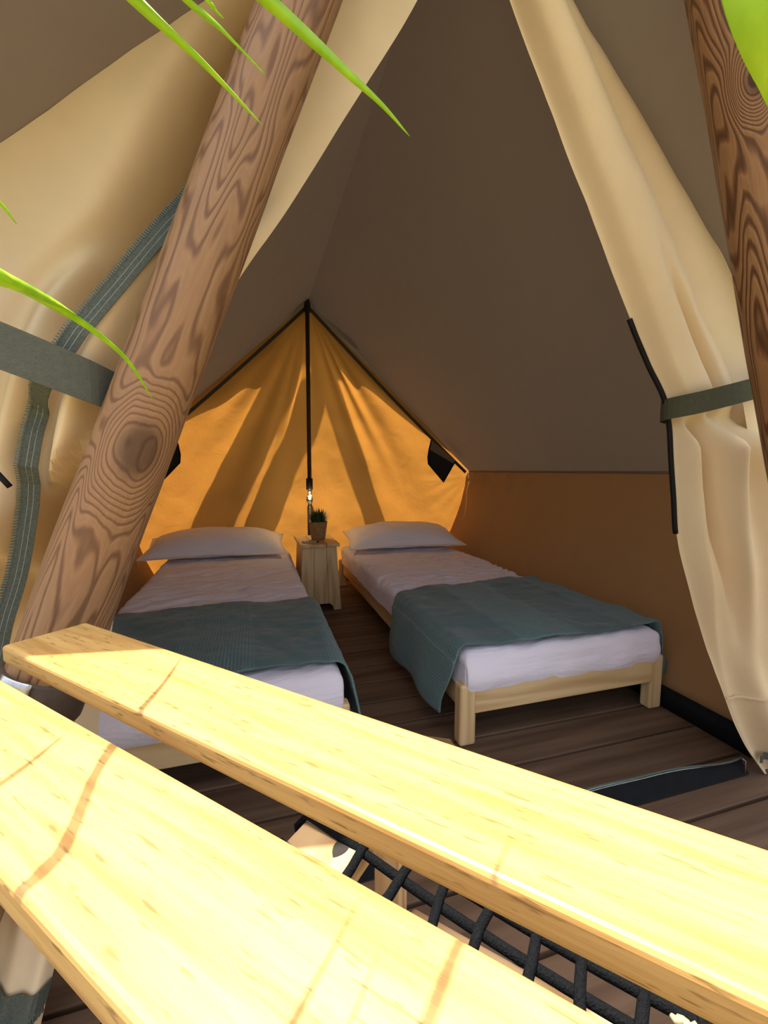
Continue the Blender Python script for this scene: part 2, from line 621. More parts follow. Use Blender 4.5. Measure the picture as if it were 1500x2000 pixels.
# ---- back wall, gathered at the apex
def back_y(z):
    if z > EZ:
        t = (z - EZ) / (RZ - EZ)
        return 3.50 + (3.38 - 3.50) * t
    return 3.58 + (3.50 - 3.58) * z / EZ
APX = 0.418
per = [(RX - EX - 0.015, EZ), (RX - FX - 0.07, 0.0), (RX + FX + 0.07, 0.0), (RX + EX + 0.015, EZ)]
seglen = [0.9, 2.3, 0.9]
def per_pt(u):
    d = u * sum(seglen)
    for i, L in enumerate(seglen):
        if d <= L or i == 2:
            t = min(1, d / L)
            a, b = per[i], per[i + 1]
            return a[0] + (b[0] - a[0]) * t, a[1] + (b[1] - a[1]) * t
        d -= L
def back_pt(u, v):
    x1, z1 = per_pt(u)
    v2 = v ** 0.9
    x = APX + (x1 - APX) * v2
    z = 2.165 + (z1 - 2.165) * v2
    g = math.exp(-((v - 0.25) / 0.28) ** 2)
    edge = math.sin(math.pi * u) ** 0.4 if 0 < u < 1 else 0
    f = math.sin(u * 2 * math.pi * 9 + 1.3 * math.sin(u * 17))
    f2 = math.sin(u * 2 * math.pi * 4.5 + 1.1)
    yy = back_y(z) + edge * (0.011 * f * g * min(1, v * 6) + 0.009 * f2 * math.exp(-((v - .55) / .3) ** 2))
    # pull wrinkles running out of the eave corners and the hem
    cr = math.exp(-((x - per[3][0]) ** 2 + (z - EZ) ** 2) / 0.10)
    yy += edge * 0.010 * cr * math.sin(math.atan2(z - EZ, per[3][0] + 0.04 - x) * 22)
    cl = math.exp(-((x - per[0][0]) ** 2 + (z - EZ) ** 2) / 0.10)
    yy += edge * 0.010 * cl * math.sin(math.atan2(z - EZ, x + 0.04 - per[0][0]) * 22)
    yy += edge * 0.007 * fbm(x * 3.0, z * 3.0, 1.0, 4) * min(1, v * 3)
    return (x, yy, z)
V, F, U = grid(180, 60, back_pt)
wb = struct(mk('wall_back', V, F, M['wall_back']), 'orange canvas gable wall gathered at its peak and lit from outside')
# webbing running down both slopes of the gable
for s in (1, -1):
    def f(u, v, s=s):
        t = 0.02 + 0.975 * u
        x = APX + (RX + s * (EX - 0.03) - APX) * t
        z = 2.15 + (EZ - 0.005 - 2.15) * t
        return (x - s * 0.012 * v, back_y(z) - 0.035 + 0.01 * v, z - 0.02 * v - 0.022 * math.sin(math.pi * t))
    V, F, U = grid(24, 1, f)
    mk('gable_webbing', V, F, M['polepaint'], wb)
V, F, U = tube_geo([(APX, 3.36, 2.10), (APX, 3.37, 2.16), (APX, 3.375, 2.2)], [0.03, 0.022, 0.012], 10)
mk('apex_cuff', V, F, M['polepaint'], wb)

# ---- black vinyl skirting along the floor
def skirt(name, pts, h):
    def f(u, v):
        i = u * (len(pts) - 1)
        k = min(int(i), len(pts) - 2)
        p = Vector(pts[k]).lerp(Vector(pts[k + 1]), i - k)
        return (p.x, p.y, 0.001 + h * v)
    V, F, U = grid((len(pts) - 1) * 8, 2, f)
    o = mk(name, V, F, M['black'])
    md = o.modifiers.new('thick', 'SOLIDIFY')
    md.thickness = 0.008
    return struct(o)
struct(skirt('baseboard_right', [(RX + FX - 0.012, 0.93, 0), (RX + FX - 0.012, 3.54, 0)], 0.085), 'black vinyl skirting strip along the right tent wall')
struct(skirt('baseboard_left', [(RX - FX + 0.012, 0.93, 0), (RX - FX + 0.012, 3.54, 0)], 0.085), 'black vinyl skirting strip along the left tent wall')
struct(skirt('baseboard_back', [(RX - FX + 0.02, 3.545, 0), (RX + FX - 0.02, 3.545, 0)], 0.085), 'black vinyl skirting strip below the orange gable wall')

# ================================================================== TENT FLAPS
def roofline(s, z):
    return RX + s * EX * (RZ - z) / (RZ - EZ)

# ---- left flap: z, outer x, inner x, y
LROWS = [(2.13, roofline(-1, 2.13) + .01, .46, .89), (1.85, roofline(-1, 1.85), .334, .89), (1.60, roofline(-1, 1.60), .184, .89),
         (1.45, roofline(-1, 1.45), .094, .89), (1.23, -.625, -.04, .89), (1.08, -.64, -.125, .875), (0.9, -.65, -.19, .88),
         (0.57, -.63, -.262, .885), (0.30, -.60, -.30, .87), (0.012, -.58, -.36, .80)]
def left_flap(u, v):
    z = 2.13 + (0.012 - 2.13) * v
    xo, xi, y0 = lin(LROWS, z)
    x = xo + (xi - xo) * u
    y = y0
    # deep valley that runs from the tie up towards the ridge
    xv = 0.004 - 0.505 * (1.712 - z)
    d = x - xv
    dep = 0.30 * sstep(1.10, 1.26, z) * sstep(1.98, 1.70, z)
    y += dep * sstep(0.02, 0.30, u) * math.exp(-(d / (0.045 if d < 0 else 0.026)) ** 2)
    # layer right of the zip lies proud, with long folds down to the tie
    g = sstep(1.50, 1.12, z)
    y -= 0.045 * sstep(0.0, 0.05, d) * sstep(1.45, 1.25, z)
    y -= 0.042 * g * math.cos(u * 2 * math.pi * 5.2 + 0.7) * sstep(0.40, 0.55, u) * (1 - 0.85 * sstep(0.55, 0.12, z))
    # the open gap that widens below the tie
    xg = -.258 - .55 * (0.992 - z)
    sg = 0.006 + 0.075 * sstep(1.0, 0.60, z)
    y += 0.26 * sstep(1.0, 0.85, z) * sstep(0.25, 0.5, z) * math.exp(-((x - xg) / sg) ** 2)
    y -= 0.012 * g * math.cos(u * 2 * math.pi * 2.2) * sstep(1.1, 0.9, z)
    y += 0.006 * fbm(x * 5, z * 4, 3.0)
    return (x, y, z)
lf = thing('tent_flap', (-0.45, DOOR, 0.0), 'beige canvas tent flap tied back behind the left log pole', 'tent flap')
V, F, U = grid(110, 120, left_flap)
mk('canvas', V, F, M['flap'], lf)

def flap_y(fn, x, z, rows, zt=2.13, zb=0.012):
    v = (z - zt) / (zb - zt)
    xo, xi, _ = lin(rows, z)
    u = (x - xo) / (xi - xo)
    return fn(max(0, min(1, u)), max(0, min(1, v)))[1]

def ribbon(name, curve, width, mat, parent, off=0.0):
    """flat tape: curve points, width vectors"""
    V, F, U = [], [], []
    n = len(curve)
    for i, (p, w) in enumerate(zip(curve, width)):
        V += [Vector(p), Vector(p) + Vector(w)]
        U += [(i / n, 0), (i / n, 1)]
    for i in range(n - 1):
        F.append((2 * i, 2 * i + 1, 2 * i + 3, 2 * i + 2))
    o = mk(name, V, F, mat, parent, False, U)
    md = o.modifiers.new('thick', 'SOLIDIFY')
    md.thickness = 0.002
    return o

zp = [(-.03, 1.49), (-.079, 1.434), (-.152, 1.319), (-.222, 1.211), (-.304, 1.080), (-.346, 1.029), (-.362, .945), (-.395, .776), (-.43, .66), (-.46, .50), (-.47, .25), (-.46, .10)]
zc = smooth_path([(x * 0.98, 0, z) for x, z in zp], 60)
curve, width = [], []
for i, p in enumerate(zc):
    a, b = zc[max(0, i - 1)], zc[min(60, i + 1)]
    t = (b - a).normalized()
    nrm = Vector((-t.z, 0, t.x))
    if nrm.x < 0:
        nrm = -nrm
    yy = min(flap_y(left_flap, p.x + 0.01, p.z, LROWS), flap_y(left_flap, p.x + 0.035, p.z, LROWS)) - 0.022
    yy = max(0.775, min(yy, 0.85))
    curve.append((p.x, yy, p.z))
    width.append(nrm * 0.026 + Vector((0, 0.004, 0)))
zo = ribbon('zip_tape', curve, width, M['zip'], lf)
zo['label'] = 'grey-green zip tape'
tv, tf = [], []
L = 0
for i in range(len(curve) - 1):
    a, b = Vector(curve[i]), Vector(curve[i + 1])
    m = max(1, int((b - a).length / 0.0044))
    for j in range(m):
        c = a.lerp(b, (j + .5) / m)
        w = Vector(width[i]).normalized()
        t = (b - a).normalized()
        up = Vector((0, -0.003, 0))
        k0 = len(tv)
        p0 = c - w * 0.004
        for q in (p0 - t * .0011, p0 + t * .0011, p0 + w * .007 + t * .0011, p0 + w * .007 - t * .0011):
            tv += [q + up, q + Vector((0, .002, 0))]
        tf += [(k0, k0 + 2, k0 + 4, k0 + 6), (k0 + 7, k0 + 5, k0 + 3, k0 + 1)] + [(k0 + 2 * q, k0 + 2 * q + 1, k0 + (2 * q + 3) % 8, k0 + (2 * q + 2) % 8) for q in range(4)]
zt = mk('zip_teeth', tv, tf, M['zipteeth'], zo, False)
zt['kind'] = 'stuff'
for off in (0.011, 0.018):
    tube('stitch_line', [Vector(c) + Vector(w).normalized() * off + Vector((0, -.0018, 0)) for c, w in zip(curve, width)], 0.0006, M['thread'], zo, 4)
# tie strap
sc = smooth_path([(-0.19, .84, 1.016), (-.208, .80, 1.022), (-.235, .755, 1.032), (-.31, .715, 1.060), (-.43, .70, 1.105), (-.60, .76, 1.16), (-.70, .84, 1.20), (-.70, .92, 1.20)], 30)
ribbon('tie_strap', sc, [(0.0, 0.0, 0.064)] * 31, M['greenweb'], lf)['label'] = 'grey-green webbing tie strap'
tube('edge_piping', smooth_path([(-.46, .79, 1.04), (-.40, .785, .975), (-.352, .79, .905)], 12), 0.0045, M['piping'], lf, 6)
# zip across the foot of the flap
def lfoot(u, z):
    return Vector(left_flap(u, (z - 2.13) / (0.012 - 2.13)))
cz = [lfoot(.1 + .9 * i / 40, .062 + .006 * math.cos(i * .3)) + Vector((0, -.006, 0)) for i in range(41)]
fz = ribbon('foot_zip', cz, [lfoot(.1 + .9 * i / 40, .094 + .006 * math.cos(i * .3)) + Vector((0, -.006, 0)) - cz[i] for i in range(41)], M['zip'], lf)
tv, tf = [], []
for i in range(80):
    c = lfoot(.1 + .9 * (i + .5) / 80, .058 + .006 * math.cos(i * .15)) + Vector((0, -.008, 0))
    k0 = len(tv)
    for dx, dz in ((-.0011, -.005), (.0011, -.005), (.0011, .005), (-.0011, .005)):
        tv += [c + Vector((dx, -.002, dz)), c + Vector((dx, .002, dz))]
    tf += [(k0, k0 + 2, k0 + 4, k0 + 6), (k0 + 7, k0 + 5, k0 + 3, k0 + 1)] + [(k0 + 2 * q, k0 + 2 * q + 1, k0 + (2 * q + 3) % 8, k0 + (2 * q + 2) % 8) for q in range(4)]
mk('zip_teeth', tv, tf, M['zipteeth'], fz, False)['kind'] = 'stuff'

# ---- right flap: z, inner x, outer x, y
RROWS = [(2.13, .43, roofline(1, 2.13) - .01, .89), (1.91, .541, roofline(1, 1.91) - .01, .89), (1.70, .665, roofline(1, 1.70) - .01, .89),
         (1.45, .812, roofline(1, 1.45) - .03, .89), (1.317, .890, 1.305, .89), (1.19, .965, 1.350, .885), (1.11, 1.010, 1.352, .875),
         (1.05, 1.030, 1.362, .875), (.955, 1.051, 1.385, .88), (.87, 1.070, 1.425, .885), (.762, 1.093, 1.475, .89), (.60, 1.153, 1.545, .89),
         (.30, 1.290, 1.61, .88), (.10, 1.40, 1.65, .87), (.004, 1.475, 1.67, .86)]
def right_flap(u, v):
    z = 2.13 + (0.004 - 2.13) * v
    xi, xo, y0 = lin(RROWS, z)
    x = xi + (xo - xi) * u
    y = y0
    up = sstep(1.12, 1.35, z)
    dn = sstep(1.08, 0.98, z)
    # overlapping layer above the tie
    uf = 0.47 + 0.12 * sstep(1.36, 1.14, z)
    lay = 1 - sstep(uf - 0.004, uf + 0.030, u)
    y -= 0.062 * lay * (0.45 + 0.65 * math.sin(math.pi * min(1, u / uf)) ** 0.7) * sstep(2.13, 1.9, z) * sstep(1.02, 1.14, z)
    y -= 0.022 * math.sin(math.pi * max(0, min(1, (u - uf) / (1 - uf)))) * sstep(1.0, 1.1, z)
    # rolled inner edge
    y += 0.025 * math.exp(-(u / 0.05) ** 2) * up
    ug = 0.26 + 0.06 * sstep(1.5, 1.1, z)
    y += 0.050 * math.exp(-((u - ug) / 0.045) ** 2) * sstep(1.50, 1.20, z) * sstep(1.04, 1.12, z)
    # pinch folds right below the tie
    fade = math.exp(-max(0, 1.06 - z) / 0.30)
    y -= dn * fade * 0.042 * math.cos(u * 2 * math.pi * 3.1 + 0.4)
    y -= dn * 0.035 * math.sin(math.pi * min(1, u * 1.02)) * sstep(0.0, 0.25, z)
    # long fold from the tie to the outer hem, and one near the inner edge
    ul = 0.74 + 0.20 * sstep(1.05, 0.75, z)
    y -= 0.060 * dn * (1 - sstep(ul - 0.01, ul + 0.06, u)) * sstep(0.3, 0.75, z)
    y += 0.055 * dn * math.exp(-((u - 0.16 - 0.08 * sstep(1.0, .5, z)) / 0.05) ** 2) * sstep(0.35, 0.8, z)
    y -= 0.012 * sstep(0.45, 0.2, z) * math.cos(u * 2 * math.pi * 2.4 + 1.0)
    k = sstep(0.0, 0.07, u) * sstep(1.0, 0.95, u)
    y = y0 + (y - y0) * k + 0.004 * fbm(x * 6, z * 4, 8.0)
    return (x, y, z)
rf = thing('tent_flap', (1.50, DOOR, 0.0), 'beige canvas tent flap tied back beside the right log pole', 'tent flap')
V, F, U = grid(110, 130, right_flap)
mk('canvas', V, F, M['flap'], rf)
def rzv(z):
    return (z - 2.13) / (0.004 - 2.13)
tube('edge_piping', [Vector(right_flap(0, rzv(1.30 - i * .0135))) + Vector((-.003, .0, 0)) for i in range(41)], 0.0065, M['piping'], rf, 6)
sc = smooth_path([(1.12, .94, 1.055), (1.035, .905, 1.056), (1.002, .855, 1.057), (1.03, .795, 1.066), (1.13, .770, 1.092), (1.23, .785, 1.116), (1.32, .84, 1.138), (1.365, .90, 1.145)], 32)
ribbon('tie_strap', sc, [(0.0, 0.0, 0.052)] * 33, M['olive'], rf)['label'] = 'olive webbing tie strap'
tube('piped_tab', smooth_path([(1.305, .835, 1.12), (1.312, .83, 1.07), (1.296, .825, 1.03), (1.255, .815, 1.005)], 14), 0.006, M['piping'], rf, 6)
def tabf(u, v):
    p0 = Vector((1.20, .822, 1.12)).lerp(Vector((1.305, .838, 1.12)), u)
    p1 = Vector((1.235, .822, 1.02)).lerp(Vector((1.30, .83, 1.03)), u)
    p = p0.lerp(p1, v)
    return (p.x, p.y - 0.008 * math.sin(math.pi * u), p.z - 0.02 * v * math.sin(math.pi * u))
V, F, U = grid(8, 8, tabf)
mk('tab', V, F, M['flap'], rf)
ribbon('strap_tail', smooth_path([(1.335, .875, 1.165), (1.37, .885, 1.06), (1.39, .89, .95), (1.42, .885, .82)], 12), [(.042, .006, 0)] * 13, M['olive'], rf)
ribbon('hem_band', [Vector(right_flap(i / 30, rzv(.262))) + Vector((0, -.004, 0)) for i in range(31)], [(0, 0, .006)] * 31, M['flap'], rf)
ribbon('foot_strap', [Vector(right_flap(i / 30, rzv(.055 - .02 * i / 30))) + Vector((0, -.014, 0)) for i in range(31)], [(0, 0, .022)] * 31, M['zip'], rf)

# ---- zip strip across the threshold
th = thing('threshold_zip', (0.6, .90, 0), 'dark zip strip lying across the deck at the tent doorway', 'zip strip')
def thf(u, v):
    x = -.30 + 1.73 * u
    wv = 0.012 * math.sin(x * 7.5 + 1.0) + 0.006 * math.sin(x * 17)
    up = 0.026 + 0.020 * sstep(.75, 1.35, x) + 0.010 * math.sin(x * 8.0)
    return (x, .872 + 0.040 * v + wv * v + 0.01 * math.sin(math.pi * v), 0.004 + up * math.sin(math.pi * 0.5 * v))
V, F, U = grid(90, 6, thf)
mk('zip_tape', V, F, M['black'], th)
for i, (vv, r, m) in enumerate(((1.0, .0035, 'zip'), (.86, .0012, 'thread'), (.74, .0012, 'thread'))):
    tube('edge_cord' if i == 0 else 'stitch_line', [Vector(thf(j / 60, vv)) + Vector((0, -.002, .001)) for j in range(61)], r, M[m], th, 5)
tube('steel_pin', [(1.415, .875, .0), (1.418, .878, .045), (1.412, .885, .05)], 0.0016, M['steel'], th, 6)

# ================================================================== LOG POLES
def log_pole(name, foot, top, r0, r1, mat, label, seed, group=None):
    foot, top = Vector(foot), Vector(top)
    root = thing(name, foot, label, 'log pole', group)
    L = (top - foot).length
    def f(u, v):
        a = 2 * math.pi * u
        r = r0 + (r1 - r0) * v
        r *= 1 + 0.05 * fbm(math.cos(a) * 0.8 + seed, math.sin(a) * 0.8, v * L * 1.6) + 0.015 * fbm(math.cos(a) * 3, math.sin(a) * 3 + seed, v * L * 5)
        cx = 0.008 * fbm(seed, v * L * 1.2, 0.3)
        return (r * math.cos(a) + cx, r * math.sin(a), v * L)
    V, F, U = grid(40, 90, f, True)
    n = 40
    F.append(tuple(range(n))[::-1])
    F.append(tuple(range(90 * n, 91 * n)))
    o = mk('log', V, F, mat, None, True, None, (0, 0, 0))
    o.parent = root
    # +X of the log stays towards +X of the world
    zax = (top - foot).normalized()
    xax = (Vector((1, 0, 0)) - zax * zax.x).normalized()
    yax = zax.cross(xax)
    o.rotation_euler = Matrix((xax, yax, zax)).transposed().to_euler()
    return root, zax, xax, yax

def on_axis(foot, zax, L):
    return Vector(foot) + zax * L

LF = (-0.552, .78, 0.0)
pl, za, xa, ya = log_pole('tent_pole', LF, (0.365, .78, 2.40), .060, .054, M['log_left'],
                          'thick leaning log pole with a big round knot, left of the doorway', 1.7)
# dark band and galvanised plate low on the left pole
b0 = Vector(LF) + za * 0.595
b1 = Vector(LF) + za * 0.665
tube('dark_band', [b0, b0.lerp(b1, .05), b0.lerp(b1, .95), b1], [.060, .064, .064, .060], M['darkmetal'], pl, 32)
c = Vector(LF) + za * 0.655
for nm, ang0, w in (('galvanised_plate', rad(-128), rad(40)),):
    V, F, U = grid(10, 3, lambda u, v: c + za * (0.014 * (v - .5) * 2) + xa * (.0675 * math.cos(ang0 + w * u)) + ya * (.0675 * math.sin(ang0 + w * u)))
    o = mk(nm, V, F, M['steel'], pl)
    md = o.modifiers.new('thick', 'SOLIDIFY')
    md.thickness = 0.002
RF = (1.455, .62, 0.0)
pr, za2, xa2, ya2 = log_pole('tent_pole', RF, (0.605, .62, 2.32), .068, .062, M['log_right'],
                             'dark sunlit log pole with black knots at the right edge', 6.1)
# rear poles outside, their shadows fall on the gable wall
for i, (p, q, yp, lab) in enumerate((((.329, 1.827), (-.308, .479), 3.675, 'outside rear log pole casting the leftmost dark band on the gable wall'),
                                     ((.628, 1.849), (.027, .446), 3.675, 'outside rear log pole casting the middle dark band on the gable wall'),
                                     ((.430, 1.988), (.982, .472), 3.815, 'outside rear log pole casting the right-hand dark band on the gable wall'))):
    a, b = [Vector((x, back_y(z), z)) + SUN * ((yp - back_y(z)) / SUN.y) for x, z in (p, q)]
    d = (a - b).normalized()
    foot = b + d * ((-0.2 - b.z) / d.z)
    log_pole('tent_pole', foot, a + d * 0.35, .066, .058, M['log_rear'], lab, 3.0 + i * 2.2)

# ================================================================== BEDS
def make_bed(x0, label):
    x1, y0, y1 = x0 + 0.86, 1.235, 3.42
    root = thing('bed_frame', ((x0 + x1) / 2, (y0 + y1) / 2, 0), label, 'bed frame', 'pine bed frames')
    for sx in (0, 1):
        for sy in (0, 1):
            lx = x0 + 0.024 if sx == 0 else x1 - 0.024
            ly = y0 + 0.034 if sy == 0 else y1 - 0.034
            box('leg', (.215, .048, .060), (lx, ly, .1085), M['pine'], root, (0, rad(90), 0), .009, 3)
    for sx in (0, 1):
        lx = x0 + 0.034 if sx == 0 else x1 - 0.034
        box('side_rail', (y1 - y0 - 0.13, .024, .125), (lx, (y0 + y1) / 2, .165), M['pine'], root, (0, 0, rad(90)), .004)
    for sy in (0, 1):
        ly = y0 + 0.022 if sy == 0 else y1 - 0.022
        o = box('end_rail', (x1 - x0 - 0.098, .026, .135), ((x0 + x1) / 2 + 0.0, ly, .180), M['pine'], root, (0, 0, 0), .005)
    for i in range(10):
        box('slat', (.77, .07, .014), ((x0 + x1) / 2, y0 + .16 + i * .205, .17), M['pine'], root, (0, 0, 0), .002, 1)
    return root
BL, BR = -0.600, 0.645
make_bed(BL, 'low pine bed frame left of the nightstand')
make_bed(BR, 'low pine bed frame right of the nightstand, along the canvas wall')

MT = 0.318
def make_mattress(x0, label, seed):
    x1, y0, y1 = x0 + 0.86, 1.240, 3.41
    root = thing('mattress', ((x0 + x1) / 2, (y0 + y1) / 2, .18), label, 'mattress', 'white sheeted mattresses')
    drop, r = 0.085, 0.042
    def path(d, lo, hi):
        """arc-length d over a rounded box section; returns coordinate and depth below the top"""
        top = hi - lo - 2 * r
        arc = r * math.pi / 2
        if d < drop:
            return lo, r + drop - d
        d -= drop
        if d < arc:
            return lo + r - r * math.cos(d / r), r - r * math.sin(d / r)
        d -= arc
        if d < top:
            return lo + r + d, 0.0
        d -= top
        if d < arc:
            return hi - r + r * math.sin(d / r), r - r * math.cos(d / r)
        return hi, r + (d - arc)
    def f(u, v):
        X0, X1, Y0, Y1 = x0 + .010, x1 - .010, y0 + .004, y1
        lx = 2 * drop + math.pi * r + X1 - X0 - 2 * r
        ly = 2 * drop + math.pi * r + Y1 - Y0 - 2 * r
        x, dx = path(u * lx, X0, X1)
        y, dy = path(v * ly, Y0, Y1)
        # pull the corner in where both edges round over
        if dx > 0 and dy > 0:
            k = min(dx, dy, r * 1.4)
            x += (0.35 if x < (x0 + x1) / 2 else -0.35) * k * 0.5
            y += (0.35 if y < (y0 + y1) / 2 else -0.35) * k * 0.5
        z = MT - max(dx, dy)
        q = x * 1.0 + y * 0.55
        w = 0.010 * fbm(x * 2.0 + seed, y * 2.5, 0.2)
        w += 0.010 * (1 - abs(fbm(q * 4.0 + seed, (y - 0.5 * x) * 13.0, 1.1, 2)) * 2.2)
        w += 0.006 * (1 - abs(fbm(x * 6.0, (y + 0.35 * x) * 26.0 + seed, 3.1, 2)) * 2.2)
        w *= 0.35 + 0.65 * sstep(1.85, 2.05, y)
        if dx > r or dy > r:
            side = 0.006 * fbm(x * 9 + seed, y * 9, z * 6)
            if dx >= dy:
                x += side * (1 if x > (x0 + x1) / 2 else -1)
            else:
                y += side * (1 if y > (y0 + y1) / 2 else -1) - (0.010 if y < 2 else 0) * math.sin(math.pi * min(1, (dy - r) / drop))
            return (x, y, z + 0.3 * w)
        return (x, y, z + w)
    V, F, U = grid(90, 190, f)
    o = mk('sheet', V, F, M['sheet'], root)
    # underside
    box('mattress_base', (.76, y1 - y0 - .10, .05), ((x0 + x1) / 2, (y0 + y1) / 2, .207), M['sheet'], root, (0, 0, 0), .01)
    return root
make_mattress(BL, 'mattress under a white sheet on the left bed', 1.0)
make_mattress(BR, 'mattress under a white sheet on the right bed', 5.0)

def make_pillow(c, w, d, h, rz, label, seed):
    root = thing('pillow', c, label, 'pillow', 'white bed pillows')
    def surf(sgn):
        def f(u, v):
            x, y = u * 2 - 1, v * 2 - 1
            fx = max(0, 1 - (abs(x) / 0.94) ** 2.6)
            fy = max(0, 1 - (abs(y) / 0.90) ** 2.4)
            t = (fx * fy) ** 0.62 if fx > 0 and fy > 0 else 0
            wr = 0.010 * fbm(x * 2.5 + seed, y * 2.5, sgn) * (0.3 + t)
            pin = 1 - 0.06 * (abs(x) ** 3) * (1 - abs(y)) - 0.0
            pin2 = 1 - 0.10 * (abs(y) ** 3) * (1 - abs(x))
            px, py = x * w / 2 * pin, y * d / 2 * pin2
            z = sgn * (h / 2) * t * (1 if sgn > 0 else 0.55) + wr + (0.002 * sgn)
            # flange droops to the mattress
            z -= 0.012 * sstep(0.85, 1.0, max(abs(x), abs(y)))
            q = Matrix.Rotation(rz, 3, 'Z') @ Vector((px, py, 0))
            return (c[0] + q.x, c[1] + q.y, c[2] + z + (py + d / 2) * 0.16)
        return f
    Vt, Ft, _ = grid(44, 32, surf(1))
    Vb, Fb, _ = grid(44, 32, surf(-1))
    n = len(Vt)
    F = Ft + [tuple(i + n for i in f[::-1]) for f in Fb]
    nu = 45
    ring = [i for i in range(45)] + [j * nu + 44 for j in range(1, 33)] + [32 * nu + i for i in range(43, -1, -1)] + [j * nu for j in range(31, 0, -1)]
    for a, b in zip(ring, ring[1:] + ring[:1]):
        F.append((a, b, b + n, a + n))
    mk('pillowcase', Vt + Vb, F, M['pillow'], root)
    return root
make_pillow((-0.255, 3.25, MT + .055), .93, .46, .200, rad(-1), 'white pillow on the left bed', 2.0)
make_pillow((1.115, 3.22, MT + .055), .90, .46, .200, rad(-4), 'white pillow on the right bed', 7.0)

def make_blanket(x0, ya, yb, hangL, hangR, label, seed, skew=0.0):
    """ya/yb: functions of s (0 left..1 right edge) for back and front edge"""
    x1 = x0 + 0.86
    root = thing('throw_blanket', ((x0 + x1) / 2, 1.6, MT), label, 'blanket', 'teal throw blankets')
    r = 0.045
    top = (x1 - x0) - 2 * r + 0.02
    arc = r * math.pi / 2
    total = hangL + arc + top + arc + hangR
    def f(u, v):
        d = u * total
        zt = MT + 0.012
        lx, rx = x0 - 0.012, x1 + 0.012
        flare = 0.0
        if d < hangL:
            q = hangL - d
            x, z, flare = lx, zt - r - q, -q
        elif d < hangL + arc:
            a = (d - hangL) / r
            x, z = lx + r - r * math.cos(a), zt - r + r * math.sin(a)
        elif d < hangL + arc + top:
            q = d - hangL - arc
            x, z = lx + r + q * (rx - lx - 2 * r) / top, zt
        elif d < hangL + 2 * arc + top:
            a = (d - hangL - arc - top) / r
            x, z = rx - r + r * math.sin(a), zt - r + r * math.cos(a)
        else:
            q = d - hangL - 2 * arc - top
            x, z, flare = rx, zt - r - q, q
        e0, e1 = ya(u), yb(u)
        y = e0 + (e1 - e0) * v
        w = fbm(x * 4 + seed, y * 4, 0.0)
        fold = math.sin(y * 17 + seed + 2 * fbm(y * 2, seed, 1.0))
        if flare:
            h = min(1, abs(flare) / 0.15)
            s = 1 if flare > 0 else -1
            x += s * (0.010 + 0.020 * h * (fold * 0.5 + 0.5) + 0.018 * h)
            z += 0.006 * w
            z = max(z, 0.012 + 0.004 * (1 + w))
        else:
            z += 0.010 * w + 0.006 * fbm(x * 11 + seed, y * 11, 4.0) + 0.017
            z += 0.004 * math.sin(x * 13 + y * 4 + seed)
        return (x, y, z)
    V, F, U = grid(130, 80, f)
    U = [(u * total, v * 0.75) for u, v in U]
    o = mk('cloth', V, F, M['blanket'], root, True, U)
    md = o.modifiers.new('thick', 'SOLIDIFY')
    md.thickness = 0.007
    md.offset = 1.0
    return root
make_blanket(BL, lambda u: 1.955 + 0.03 * math.sin(u * 3), lambda u: 1.30 - 0.06 * sstep(.7, 1, u) + 0.012 * math.sin(u * 9), 0.10, 0.20,
             'teal waffle throw blanket across the left bed', 3.0)
make_blanket(BR, lambda u: 1.94 + 0.13 * u - 0.06 * sstep(.25, 0, u), lambda u: 1.262 + 0.07 * sstep(.17, 0, u) + 0.01 * math.sin(u * 8), 0.205, 0.17,
             'teal waffle throw blanket across the right bed', 8.0)
# end of the right throw bunched between bed and wall
def bulge(u, v):
    a = 2 * math.pi * u
    y = 1.28 + 0.5 * v
    r = 0.055 * math.sin(math.pi * min(1, 0.12 + v * 0.8)) ** 0.6
    r *= 1 + 0.18 * fbm(math.cos(a) * 2, math.sin(a) * 2, v * 6)
    return (1.548 + 0.62 * r * math.cos(a) + 0.004, y, 0.150 + 1.35 * r * math.sin(a))
rb = [o for o in COL.objects if o.name.startswith('throw_blanket')][-1]
V, F, U = grid(24, 30, bulge, True)
F.append(tuple(range(24))[::-1])
F.append(tuple(range(30 * 24, 31 * 24)))
mk('bunched_end', V, F, M['blanket'], rb, True, [(u * .3, v * .5) for u, v in U] )

# ================================================================== NIGHTSTAND GROUP
ns = thing('nightstand', (.402, 3.02, 0), 'flared pine nightstand between the two beds', 'nightstand')
NX0, NX1, NY0, NY1, NT_ = .292, .518, 2.82, 3.20, .447
def panel(name, p00, p10, p11, p01, th, mat, parent):
    """slab between four corners, thickness along its normal"""
    P = [Vector(p) for p in (p00, p10, p11, p01)]
    n = (P[1] - P[0]).cross(P[3] - P[0]).normalized() * th
    V = P + [p + n for p in P]
    F = [(0, 3, 2, 1), (4, 5, 6, 7), (0, 1, 5, 4), (1, 2, 6, 5), (2, 3, 7, 6), (3, 0, 4, 7)]
    return mk(name, V, F, mat, parent, False)
ft = NT_ - 0.018
